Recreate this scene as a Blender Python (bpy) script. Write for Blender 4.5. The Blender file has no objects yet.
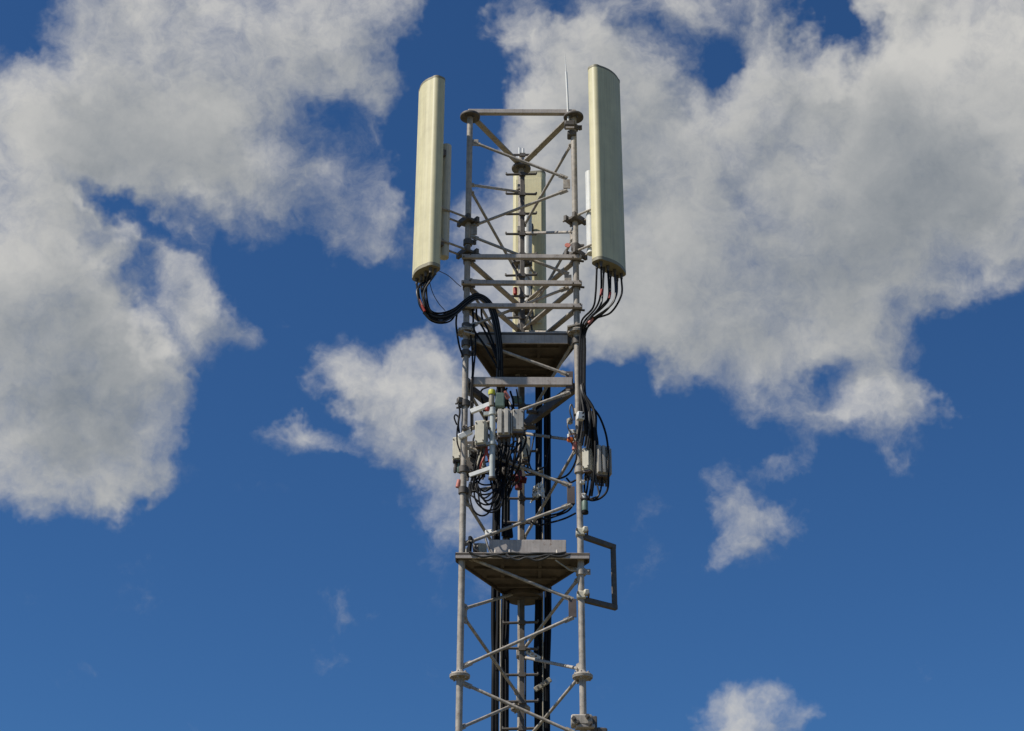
import bpy, bmesh, math, random
from mathutils import Vector as V, Matrix, Euler
R = math.radians
random.seed(7)
scene = bpy.context.scene
col = scene.collection

# ------------------------------------------------------------------ camera
F = 1750.0                     # focal length in pixels of a 1024 px wide picture
PITCH = R(28.4)
CAM = V((-0.085, -13.74, 1.6))
cam_d = bpy.data.cameras.new('camera'); cam = bpy.data.objects.new('camera', cam_d); col.objects.link(cam)
cam.location = CAM; cam.rotation_euler = (Matrix.Rotation(R(90) + PITCH, 3, 'X') @ Matrix.Rotation(0.004, 3, 'Z')).to_euler()
cam_d.sensor_width = 36; cam_d.lens = F / 1024 * 36; cam_d.clip_end = 6000
scene.camera = cam
CP, SP = math.cos(PITCH), math.sin(PITCH)

def ray(px, py):
    """direction in the world seen at a picture point"""
    u, w = (px - 512) / F, (365.5 - py) / F
    return V((u, CP - w * SP, SP + w * CP))

def P(px, py, Y=0.0):
    """measured point: where the sight line meets the vertical plane y = Y"""
    d = ray(px, py)
    return CAM + d * ((Y - CAM.y) / d.y)

def Z(py, Y=0.0):
    return P(512, py, Y).z

# ------------------------------------------------------------------ materials
def mat(name, colour, rough=0.55, metal=0.0, mottle=0.12, scale=9.0, streak=0.0, tint=None, bump=0.0, spec=0.4):
    m = bpy.data.materials.new(name); m.use_nodes = True
    nt = m.node_tree; b = nt.nodes['Principled BSDF']
    b.inputs['Roughness'].default_value = rough; b.inputs['Metallic'].default_value = metal
    b.inputs['Specular IOR Level'].default_value = spec
    tc = nt.nodes.new('ShaderNodeTexCoord')
    n = nt.nodes.new('ShaderNodeTexNoise'); n.inputs['Scale'].default_value = scale; n.inputs['Detail'].default_value = 6
    n.inputs['Roughness'].default_value = 0.65
    nt.links.new(tc.outputs['Object'], n.inputs['Vector'])
    ramp = nt.nodes.new('ShaderNodeValToRGB')
    t = tint or colour
    ramp.color_ramp.elements[0].position = 0.3; ramp.color_ramp.elements[1].position = 0.72
    ramp.color_ramp.elements[0].color = tuple(c * (1 - mottle * 1.6) for c in t) + (1,)
    ramp.color_ramp.elements[1].color = tuple(min(1, c * (1 + mottle)) for c in colour) + (1,)
    nt.links.new(n.outputs['Fac'], ramp.inputs['Fac'])
    out = ramp.outputs['Color']
    if streak:
        mp = nt.nodes.new('ShaderNodeMapping'); mp.inputs['Scale'].default_value = (60, 60, 1.6)
        n2 = nt.nodes.new('ShaderNodeTexNoise'); n2.inputs['Scale'].default_value = 1.0; n2.inputs['Detail'].default_value = 5
        nt.links.new(tc.outputs['Object'], mp.inputs['Vector']); nt.links.new(mp.outputs['Vector'], n2.inputs['Vector'])
        mr = nt.nodes.new('ShaderNodeMapRange'); mr.inputs['From Min'].default_value = 0.45; mr.inputs['From Max'].default_value = 0.75
        mr.inputs['To Min'].default_value = 0; mr.inputs['To Max'].default_value = streak
        nt.links.new(n2.outputs['Fac'], mr.inputs['Value'])
        mx = nt.nodes.new('ShaderNodeMixRGB'); mx.inputs['Color2'].default_value = (0.12, 0.09, 0.06, 1)
        nt.links.new(mr.outputs['Result'], mx.inputs['Fac']); nt.links.new(out, mx.inputs['Color1'])
        out = mx.outputs['Color']
    if streak >= 0.3:
        n3 = nt.nodes.new('ShaderNodeTexNoise'); n3.inputs['Scale'].default_value = 26; n3.inputs['Detail'].default_value = 8; n3.inputs['Roughness'].default_value = .7
        nt.links.new(tc.outputs['Object'], n3.inputs['Vector'])
        mr3 = nt.nodes.new('ShaderNodeMapRange'); mr3.inputs['From Min'].default_value = 0.58; mr3.inputs['From Max'].default_value = 0.70; mr3.inputs['To Max'].default_value = 0.75
        nt.links.new(n3.outputs['Fac'], mr3.inputs['Value'])
        mx3 = nt.nodes.new('ShaderNodeMixRGB'); mx3.inputs['Color2'].default_value = (0.17, 0.085, 0.04, 1)
        nt.links.new(mr3.outputs['Result'], mx3.inputs['Fac']); nt.links.new(out, mx3.inputs['Color1']); out = mx3.outputs['Color']
    nt.links.new(out, b.inputs['Base Color'])
    mr2 = nt.nodes.new('ShaderNodeMapRange'); mr2.inputs['To Min'].default_value = max(0.05, rough - 0.12); mr2.inputs['To Max'].default_value = min(1, rough + 0.15)
    nt.links.new(n.outputs['Fac'], mr2.inputs['Value']); nt.links.new(mr2.outputs['Result'], b.inputs['Roughness'])
    if bump:
        bp = nt.nodes.new('ShaderNodeBump'); bp.inputs['Strength'].default_value = bump; bp.inputs['Distance'].default_value = 0.01
        nt.links.new(n.outputs['Fac'], bp.inputs['Height']); nt.links.new(bp.outputs['Normal'], b.inputs['Normal'])
    return m

M = {}
M['steel'] = mat('galvanised_steel', (0.46, 0.412, 0.345), 0.55, 0.0, 0.17, 18, 0.50, tint=(0.38, 0.34, 0.285))
M['plate'] = mat('weathered_plate', (0.47, 0.42, 0.375), 0.6, 0.0, 0.15, 7, 0.30)
M['darksteel_shade'] = mat('dark_steel_and_shade', (0.12, 0.105, 0.09), 0.6, 0.0, 0.25, 20, 0.2)  # dark fittings; also painted shade on the top discs and one unit
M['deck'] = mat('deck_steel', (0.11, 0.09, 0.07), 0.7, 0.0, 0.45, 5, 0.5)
M['brown'] = mat('brown_steel', (0.13, 0.10, 0.088), 0.6, 0.0, 0.2, 12, 0.2)
M['cream'] = mat('cream_radome', (0.70, 0.635, 0.385), 0.45, 0.0, 0.07, 5, 0.22)
M['creamdark'] = mat('cream_edge', (0.30, 0.27, 0.18), 0.5, 0.0, 0.1, 6)
M['box'] = mat('pale_box_paint', (0.60, 0.56, 0.44), 0.5, 0.0, 0.10, 8, 0.2)
M['grey'] = mat('grey_box_paint', (0.50, 0.47, 0.41), 0.5, 0.0, 0.14, 8, 0.3)
M['white'] = mat('white_paint', (0.74, 0.74, 0.70), 0.45, 0.0, 0.08, 8, 0.15)
M['black'] = mat('black_cable_jacket', (0.009, 0.009, 0.010), 0.55, 0.0, 0.3, 30, spec=0.15)
M['fade_highlight'] = mat('faded_and_highlit_jacket', (0.05, 0.047, 0.043), 0.5, 0.0, 0.3, 30)  # greyer jacket; also painted highlight on the antenna jumpers
M['pale'] = mat('pale_cable_jacket', (0.36, 0.32, 0.24), 0.5, 0.0, 0.15, 30)
M['red'] = mat('red_tape', (0.42, 0.05, 0.035), 0.5, 0.0, 0.2, 40)
M['pink'] = mat('faded_red_tape', (0.60, 0.21, 0.16), 0.5, 0.0, 0.2, 40)
M['darkred'] = mat('dark_red_paint', (0.12, 0.008, 0.010), 0.45, 0.0, 0.2, 30)
M['orange'] = mat('orange_plastic', (0.80, 0.20, 0.035), 0.45, 0.0, 0.1, 30)
M['yellow'] = mat('yellow_green_plastic', (0.60, 0.58, 0.06), 0.45, 0.0, 0.1, 30)
M['green'] = mat('grey_green_plastic', (0.13, 0.19, 0.15), 0.5, 0.0, 0.1, 30)
M['pipe'] = mat('greyish_pipe_paint', (0.50, 0.53, 0.50), 0.45, 0.0, 0.12, 10, 0.2)
M['film'] = mat('white_plastic_film', (0.80, 0.82, 0.80), 0.25, 0.0, 0.1, 30, bump=0.4)
M['ground'] = mat('dry_grass_ground', (0.14, 0.115, 0.06), 0.95, 0.0, 0.3, 0.4, tint=(0.09, 0.08, 0.04), bump=0.3)

# ------------------------------------------------------------------ mesh builder
class MB:
    def __init__(s): s.v = []; s.f = []; s.cr = None
    def add(s, vs, fs):
        o = len(s.v); s.v += [V(p) for p in vs]; s.f += [[i + o for i in f] for f in fs]; return s
    def tube(s, pts, r, n=10, cap=True, r2=None):
        pts = [V(p) for p in pts]; rings = []
        t = (pts[1] - pts[0]).normalized()
        a = V((0, 0, 1)) if abs(t.z) < 0.9 else V((1, 0, 0))
        u = t.cross(a).normalized()
        for i, p in enumerate(pts):
            if i == 0: tt = (pts[1] - pts[0]).normalized()
            elif i == len(pts) - 1: tt = (pts[-1] - pts[-2]).normalized()
            else: tt = ((pts[i + 1] - p).normalized() + (p - pts[i - 1]).normalized()).normalized()
            u = (u - tt * u.dot(tt)).normalized(); w = tt.cross(u)
            rr = r if r2 is None else r + (r2 - r) * i / (len(pts) - 1)
            rings.append([p + (u * math.cos(2 * math.pi * k / n) + w * math.sin(2 * math.pi * k / n)) * rr for k in range(n)])
        vs = [q for ring in rings for q in ring]; fs = []
        for i in range(len(pts) - 1):
            for k in range(n):
                k2 = (k + 1) % n
                fs.append([i * n + k, i * n + k2, (i + 1) * n + k2, (i + 1) * n + k])
        if cap:
            fs.append(list(range(n))[::-1]); fs.append([(len(pts) - 1) * n + k for k in range(n)])
        return s.add(vs, fs)
    def frame_box(s, c, ex, ey, ez):
        """box round c with half-extent vectors"""
        c = V(c); vs = []
        for dz in (-1, 1):
            for dx, dy in ((-1, -1), (1, -1), (1, 1), (-1, 1)): vs.append(c + ex * dx + ey * dy + ez * dz)
        return s.add(vs, [[3, 2, 1, 0], [4, 5, 6, 7], [0, 1, 5, 4], [1, 2, 6, 5], [2, 3, 7, 6], [3, 0, 4, 7]])
    def box(s, c, size, rz=0, rx=0, ry=0):
        m = Euler((rx, ry, rz)).to_matrix()
        return s.frame_box(c, m @ V((size[0] / 2, 0, 0)), m @ V((0, size[1] / 2, 0)), m @ V((0, 0, size[2] / 2)))
    def beam(s, a, b, w, h):
        """bar from a to b, w wide across, h tall"""
        a, b = V(a), V(b); t = b - a; L = t.length; t.normalize()
        up = V((0, 0, 1)) if abs(t.z) < 0.95 else V((0, 1, 0))
        side = t.cross(up).normalized(); up = side.cross(t).normalized()
        return s.frame_box((a + b) / 2, t * L / 2, side * w / 2, up * h / 2)
    def lathe(s, c, prof, n=24, axis=None):
        c = V(c); q = V((0, 0, 1)).rotation_difference(V(axis).normalized()) if axis else None
        vs = []; fs = []; m = len(prof)
        for k in range(n):
            a = 2 * math.pi * k / n
            for r, z in prof:
                p = V((r * math.cos(a), r * math.sin(a), z))
                if q: p = q @ p
                vs.append(c + p)
        for k in range(n):
            k2 = (k + 1) % n
            for i in range(m - 1): fs.append([k * m + i, k2 * m + i, k2 * m + i + 1, k * m + i + 1])
        fs.append([k * m for k in range(n)][::-1]); fs.append([k * m + m - 1 for k in range(n)])
        return s.add(vs, fs)
    def prism(s, poly, z0, z1):
        n = len(poly)
        vs = [V((x, y, z0)) for x, y in poly] + [V((x, y, z1)) for x, y in poly]
        fs = [list(range(n))[::-1], list(range(n, 2 * n))] + [[i, (i + 1) % n, n + (i + 1) % n, n + i] for i in range(n)]
        return s.add(vs, fs)
    def build(s, name, m, parent=None, bevel=0.0, seg=1, sharp=38):
        org = parent.matrix_world.translation.copy() if parent else V((0, 0, 0))
        if parent:
            p = parent; org = V((0, 0, 0))
            while p: org += p.location; p = p.parent
        base = None
        if parent is None:
            xs = [p.x for p in s.v]; ys = [p.y for p in s.v]
            base = V(((min(xs) + max(xs)) / 2, (min(ys) + max(ys)) / 2, min(p.z for p in s.v))); org = base
        me = bpy.data.meshes.new(name); me.from_pydata([tuple(p - org) for p in s.v], [], s.f)
        bm = bmesh.new(); bm.from_mesh(me)
        bmesh.ops.recalc_face_normals(bm, faces=bm.faces)
        if bevel:
            es = [e for e in bm.edges if len(e.link_faces) == 2 and e.calc_face_angle() > R(50)]
            bmesh.ops.bevel(bm, geom=es, offset=bevel, segments=seg, affect='EDGES', clamp_overlap=True)
        bm.to_mesh(me); bm.free()
        me.shade_smooth(); me.set_sharp_from_angle(angle=R(sharp))
        me.materials.append(m)
        o = bpy.data.objects.new(name, me); col.objects.link(o)
        if parent: o.parent = parent
        else: o.location = base
        return o

def tag(o, label, cat, group=None):
    o['label'] = label; o['category'] = cat
    if group: o['group'] = group
    return o
def thing(name, loc, label, cat, group=None):
    o = bpy.data.objects.new(name, None); col.objects.link(o); o.location = loc; o.empty_display_size = 0.1
    return tag(o, label, cat, group)

def spline(pts, n=8):
    pts = [V(p) for p in pts]
    if len(pts) < 3: return pts
    q = [pts[0] * 2 - pts[1]] + pts + [pts[-1] * 2 - pts[-2]]; out = []
    for i in range(1, len(q) - 2):
        for k in range(n):
            t = k / n
            a, b, c, d = q[i - 1], q[i], q[i + 1], q[i + 2]
            out.append(0.5 * ((2 * b) + (c - a) * t + (2 * a - 5 * b + 4 * c - d) * t * t + (3 * b - a - 3 * c + d) * t ** 3))
    out.append(pts[-1]); return out

def cable(pts, r, label, group, m='black', name='cable', n=7, cat='cable'):
    w = [P(*p) if len(p) == 3 else V(p[1:]) for p in pts]
    return tag(MB().tube(spline(w), r, n).build(name, M[m]), label, cat, group)

# ------------------------------------------------------------------ ground
g = MB(); S_ = 2500
g.add([(-S_, -S_, 0), (S_, -S_, 0), (S_, S_, 0), (-S_, S_, 0)], [[0, 1, 2, 3]])
gr = g.build('ground', M['ground']); gr['kind'] = 'structure'

# ------------------------------------------------------------------ lattice mast
S = 1.0
LEG = {'L': V((-0.5, 0, 0)), 'R': V((0.5, 0, 0)), 'B': V((0, 0.866, 0))}
TOPZ = Z(117)
mast = thing('lattice_mast', (0, 0.289, 0), 'tall three legged galvanised steel lattice mast carrying all the aerials', 'lattice mast')
LR = 0.028
flz = [Z(332), Z(676), Z(676) - 2.3]
legs = {}
for k, c in LEG.items():
    top = TOPZ + (0.0 if k != 'B' else 0.14)
    leg = MB().tube([(c.x, c.y, 0), (c.x, c.y, 3), (c.x, c.y, 6), (c.x, c.y, 9), (c.x, c.y, top)], LR, 20).build('leg', M['steel'], mast)
    legs[k] = leg
    for z in flz:
        f = MB()
        f.lathe((c.x, c.y, z), [(0.04, 0.018), (0.070, 0.018), (0.084, 0.006), (0.085, 0.001), (0.082, -0.001), (0.085, -0.004), (0.082, -0.018), (0.04, -0.018)][::-1])
        for q in range(6):
            a = q * math.pi / 3 + 0.3
            bx, by = c.x + 0.063 * math.cos(a), c.y + 0.063 * math.sin(a)
            f.tube([(bx, by, z - 0.032), (bx, by, z + 0.030)], 0.009, 6)
        f.lathe((c.x, c.y, z + 0.017), [(0.040, 0), (0.029, 0.03)], 16)
        f.lathe((c.x, c.y, z - 0.017), [(0.038, 0), (0.029, -0.02)], 16)
        f.build('flange', M['steel'], leg)
    f = MB().lathe((c.x, c.y, TOPZ), [(0.03, 0.012), (0.095, 0.012), (0.097, 0.006), (0.097, -0.006), (0.095, -0.012), (0.03, -0.012)][::-1], 28)
    f.tube([(c.x - 0.035, c.y - 0.045, TOPZ - 0.04), (c.x - 0.035, c.y - 0.045, TOPZ + 0.03)], 0.009, 6)
    f.tube([(c.x + 0.035, c.y - 0.045, TOPZ - 0.04), (c.x + 0.035, c.y - 0.045, TOPZ + 0.03)], 0.009, 6)
    f.build('flange', M['darksteel_shade'], leg)  # underside shade of the disc put into its dark colour

def edge(a, b, z, w, h, m, inset=0.03, name='ring_beam', out=0.0):
    pa, pb = LEG[a] + V((0, 0, z)), LEG[b] + V((0, 0, z))
    t = (pb - pa).normalized()
    o = V((t.y, -t.x, 0)) * out
    return MB().beam(pa + t * inset + o, pb - t * inset + o, w, h).build(name, M[m], mast, 0.004)
# top ring
edge('L', 'R', TOPZ + 0.055, 0.05, 0.048, 'plate', -0.02)
edge('L', 'B', TOPZ + 0.03, 0.06, 0.02, 'steel', 0.02)
edge('R', 'B', TOPZ + 0.03, 0.06, 0.02, 'steel', 0.02)
# three clamp rings below the aerials
for py in (260, 286, 309):
    z = Z(py)
    edge('L', 'R', z, 0.04, 0.042, 'plate', -0.05, 'ring_beam', 0.052)
    edge('L', 'B', z, 0.055, 0.02, 'steel', 0.03)
    edge('R', 'B', z, 0.055, 0.02, 'steel', 0.03)
    for k in 'LRB':
        c = LEG[k]
        q = MB().box((c.x, c.y - 0.005, z), (0.078, 0.085, 0.05))
        q.tube([(c.x + 0.03, c.y - 0.09, z + 0.012), (c.x + 0.03, c.y + 0.07, z + 0.012)], 0.007, 6)
        q.tube([(c.x - 0.03, c.y - 0.09, z - 0.012), (c.x - 0.03, c.y + 0.07, z - 0.012)], 0.007, 6)
        q.tube([(c.x - 0.03, c.y - 0.0, z - 0.0), (c.x + 0.075, c.y + 0.02, z - 0.0)], 0.012, 6)
        q.build('clamp', M['darksteel_shade'], legs[k], 0.006)
# frame under the upper platform
zf = Z(382)
edge('L', 'R', zf, 0.05, 0.078, 'plate', 0.05, 'ring_beam', 0.0)
edge('L', 'B', zf - 0.03, 0.05, 0.07, 'darksteel_shade', 0.05)
edge('R', 'B', zf - 0.03, 0.05, 0.09, 'darksteel_shade', 0.05)

def brace(a, ya, b, yb, r=0.0138, m='steel', inset=0.03, za=None, zb=None, front=False):
    pa = LEG[a] + V((0, 0, Z(ya, LEG[a].y) if za is None else za)); pb = LEG[b] + V((0, 0, Z(yb, LEG[b].y) if zb is None else zb))
    t = (pb - pa).normalized()
    ia = 0.085 if front and a == 'R' else inset; ib = 0.085 if front and b == 'R' else inset
    q = MB().tube([pa + t * ia, pa + t * 0.3, pb - t * 0.3, pb - t * ib], r, 12)
    for p, s_, inset in ((pa, 1, ia), (pb, -1, ib)):           # flattened bolted ends
        q.beam(p + t * s_ * (inset - 0.01), p + t * s_ * (inset + 0.075), 0.012, 0.042)
        bc = p + t * s_ * (inset + 0.035); bn = t.cross(V((0, 0, 1))).normalized()
        q.tube([bc - bn * 0.022, bc + bn * 0.022], 0.011, 6)
    return q.build('brace', M[m], mast)
front = [('L', 141, 'R', 181), ('R', 187, 'L', 228), ('L', 235, 'R', 277), ('R', 284, 'L', 328), ('L', 338, 'R', 378), ('R', 389, 'L', 431),
         ('L', 446, 'R', 489), ('R', 501, 'L', 545), ('L', 555, 'R', 603), ('R', 613, 'L', 668), ('L', 682, 'R', 737), ('R', 748, 'L', 808)]
for a in front: brace(*a, front=True)
def zig(a, za, b, zb, lower):
    z, nxt = za, zb; ends = [(a, za), (b, zb)]
    return ends
C0 = 1.6
left_z = [('B', 9.889), ('L', 9.357), ('B', 8.83), ('L', 8.30), ('B', 7.77), ('L', 7.24), ('B', 6.70), ('L', 6.17), ('B', 5.633), ('L', 5.11), ('B', 4.627), ('L', 4.10), ('B', 3.57)]
right_z = [('R', 9.91), ('B', 9.40), ('R', 8.83), ('B', 8.284), ('R', 7.75), ('B', 7.2), ('R', 6.67), ('B', 6.06), ('R', 5.448), ('B', 5.032), ('R', 4.597), ('B', 4.2), ('R', 3.7)]
for lst in (left_z, right_z):
    for i in range(len(lst) - 1):
        (a, z1), (b, z2) = lst[i], lst[i + 1]
        brace(a, 0, b, 0, 0.0138, 'steel', 0.03, z1 + C0 - 0.015, z2 + C0 + 0.015)
# gusset plates welded to the legs at the nodes
for k, py, h_, m in (('R', 380, 0.17, 'brown'), ('R', 495, 0.16, 'brown'), ('R', 608, 0.16, 'brown'), ('R', 184, 0.10, 'steel'), ('R', 280, 0.11, 'steel'), ('R', 742, 0.15, 'brown'), ('L', 231, 0.09, 'steel'),
                     ('L', 143, 0.07, 'steel')):
    c = LEG[k]; s_ = 1 if k == 'L' else -1
    MB().box((c.x + s_ * (0.075 if k == 'R' else 0.055), -0.004, Z(py)), (0.066 if k == 'R' else 0.06, 0.014, h_)).build('gusset_plate', M[m], legs[k], 0.002)
for z, k in ((5.11 + C0, 'L'), (6.17 + C0, 'L'), (7.24 + C0, 'L'), (8.83 + C0, 'R'), (4.597 + C0, 'R')):
    c = LEG[k]; d = (LEG['B'] - c).normalized()
    MB().beam(c + d * 0.02 + V((0, 0, z - 0.085)), c + d * 0.02 + V((0, 0, z + 0.085)), 0.014, 0.014)
    MB().frame_box(c + d * 0.055 + V((0, 0, z)), d * 0.033, V((-d.y, d.x, 0)) * 0.007, V((0, 0, 0.085))).build('gusset_plate', M['steel'], legs[k], 0.002)
# climbing pole with step rungs in front of the rear leg
YL = 0.79
lad = MB()
lad.box((0.012, YL, (TOPZ - 0.2) / 2 + 0.1), (0.045, 0.03, TOPZ - 0.2))
ladder = lad.build('ladder_rail', M['darksteel_shade'], mast, 0.004)
z = Z(156, YL); i = 0
while z > 4.0:
    jit = random.uniform(-0.006, 0.006)
    q = MB().tube([(-0.15, YL - 0.02, z + jit), (0.15, YL - 0.02, z - jit)], 0.0125, 8)
    q.tube([(-0.15, YL - 0.02, z + jit), (-0.15, YL - 0.02, z + jit + 0.022)], 0.0095, 6)
    q.tube([(0.15, YL - 0.02, z - jit), (0.15, YL - 0.02, z - jit + 0.022)], 0.0095, 6)
    q.box((0.012, YL - 0.018, z), (0.06, 0.03, 0.035))
    q.build('rung', M['darksteel_shade'], ladder)
    z -= 0.2365
for zz in (9.9, 9.4, 8.83, 8.3, 5.63, 5.03, 4.63):
    MB().box((0.0, 0.845, zz + C0), (0.075, 0.09, 0.06)).build('clamp', M['steel'], legs['B'], 0.005)
# two prongs on the tip of the rear leg
MB().tube([(-0.018, 0.86, TOPZ + 0.02), (-0.018, 0.86, TOPZ + 0.25)], 0.011, 8).tube([(0.02, 0.86, TOPZ + 0.02), (0.02, 0.86, TOPZ + 0.24)], 0.011, 8).build('spike', M['white'], legs['B'])
# small fittings on the front legs
for k, py in (('L', 243), ('R', 247), ('R', 128), ('L', 404), ('R', 412), ('L', 470), ('R', 470), ('L', 558), ('R', 572), ('L', 327), ('L', 344), ('R', 341), ('R', 434), ('L', 491), ('L', 354)):
    c = LEG[k]; z = Z(py)
    q = MB().lathe((c.x, c.y, z), [(0.029, 0.03), (0.042, 0.028), (0.042, -0.028), (0.029, -0.03)][::-1], 16)
    s_ = 1
    q.box((c.x + s_ * 0.055, c.y - 0.01, z), (0.05, 0.02, 0.045))
    q.tube([(c.x + s_ * 0.06, c.y - 0.04, z), (c.x + s_ * 0.06, c.y + 0.03, z)], 0.008, 6)
    q.build('clamp', M['darksteel_shade' if k == 'L' or py in (247, 128, 341) else 'steel'], legs[k])

# ------------------------------------------------------------------ platforms
def platform(zt, label, front_x0, front_x1, yf, apex_y, apex_w, th, lip, under, flare=0.0):
    t = thing('service_platform', (0, 0.3, zt - th), label, 'platform', 'triangular work platforms inside the mast')
    x0, x1 = front_x0, front_x1
    poly = [(x0, yf), (x1, yf), (x1 + flare, yf + 0.10), (apex_w, apex_y), (-apex_w, apex_y), (x0 - flare, yf + 0.10)]
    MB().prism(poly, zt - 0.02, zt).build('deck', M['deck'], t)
    # rim: a strip along every edge
    for i in range(len(poly)):
        a, b = V(poly[i] + (0,)), V(poly[(i + 1) % len(poly)] + (0,))
        d = (b - a).normalized(); nrm = V((-d.y, d.x, 0))
        zc = zt - th / 2 + 0.004
        ln = (b - a).length
        if ln < 0.08: continue
        q = MB().beam(a + nrm * 0.008 + d * 0.004 + V((0, 0, zc)), b + nrm * 0.008 - d * 0.004 + V((0, 0, zc)), 0.014, th)
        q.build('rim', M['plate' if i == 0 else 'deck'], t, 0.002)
    # joists underneath
    for y in under:
        f = (y - yf) / (apex_y - yf); hw0 = x0 + (-apex_w - x0) * f + 0.03; hw1 = x1 + (apex_w - x1) * f - 0.03
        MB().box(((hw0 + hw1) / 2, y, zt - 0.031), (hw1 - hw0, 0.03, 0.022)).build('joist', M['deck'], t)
    for x, yy in ((-0.16, 0.5), (0.16, 0.5)):
        MB().box((x, (yf + yy) / 2 + 0.02, zt - 0.028), (0.03, yy - yf - 0.05, 0.016)).build('joist', M['deck'], t)
    return t
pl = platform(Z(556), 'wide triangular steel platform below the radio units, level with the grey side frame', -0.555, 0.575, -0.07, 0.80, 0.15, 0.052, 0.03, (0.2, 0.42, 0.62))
MB().lathe((0.03, 0.83, Z(556) - 0.05), [(0.02, 0.02), (0.165, 0.02), (0.165, -0.02), (0.02, -0.02)][::-1], 32).build('cable_collar', M['deck'], pl)
a0, a1 = P(490, 540, 0.03), P(567, 553, 0.03)
MB().box(((a0.x + a1.x) / 2, 0.03, (a0.z + a1.z) / 2), (a1.x - a0.x, 0.02, a0.z - a1.z)).build('toe_board', M['plate'], pl, 0.004)
for xx in (0.30, -0.1, -0.22):
    MB().tube([(xx, -0.05, Z(556)), (xx, -0.03, Z(551.5))], 0.009, 8).build('bolt', M['steel'], pl)
for px, py, w, h_ in ((482, 545, 0.085, 0.1), (469, 550, 0.045, 0.08), (475, 553, 0.05, 0.035)):
    c = P(px, py, 0.0)
    MB().box((c.x, 0.02 + w, c.z), (w, 0.06, h_), rz=0.2).build('angle_plate', M['box'], pl, 0.006)

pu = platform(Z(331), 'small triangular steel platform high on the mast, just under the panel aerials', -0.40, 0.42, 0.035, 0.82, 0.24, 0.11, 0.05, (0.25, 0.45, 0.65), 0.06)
MB().box((0.01, 0.068, Z(331) + 0.0065), (0.80, 0.06, 0.012)).build('lip', M['plate'], pu)
MB().box((0.47, 0.0, Z(329)), (0.12, 0.16, 0.014), ry=-0.25).build('lug', M['steel'], pu)
MB().box((-0.47, 0.0, Z(337)), (0.10, 0.16, 0.014), ry=0.25).build('lug', M['steel'], pu)

# ------------------------------------------------------------------ panel antennas
def rrect(w, d, r, n=6, bulge=0.0):
    """rounded section, broad face towards -y, bulged a little"""
    pts = []
    for cx, cy, a0 in ((w / 2 - r, d / 2 - r, 0), (-w / 2 + r, d / 2 - r, 90), (-w / 2 + r, -d / 2 + r, 180), (w / 2 - r, -d / 2 + r, 270)):
        for k in range(n + 1):
            a = R(a0 + 90 * k / n); pts.append((cx + r * math.cos(a), cy + r * math.sin(a)))
        if a0 == 180:
            for k in range(1, 6):
                x = -w / 2 + r + (w - 2 * r) * k / 6; pts.append((x, -d / 2 - bulge * (1 - (2 * x / (w - 2 * r)) ** 2)))
    return pts

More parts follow.
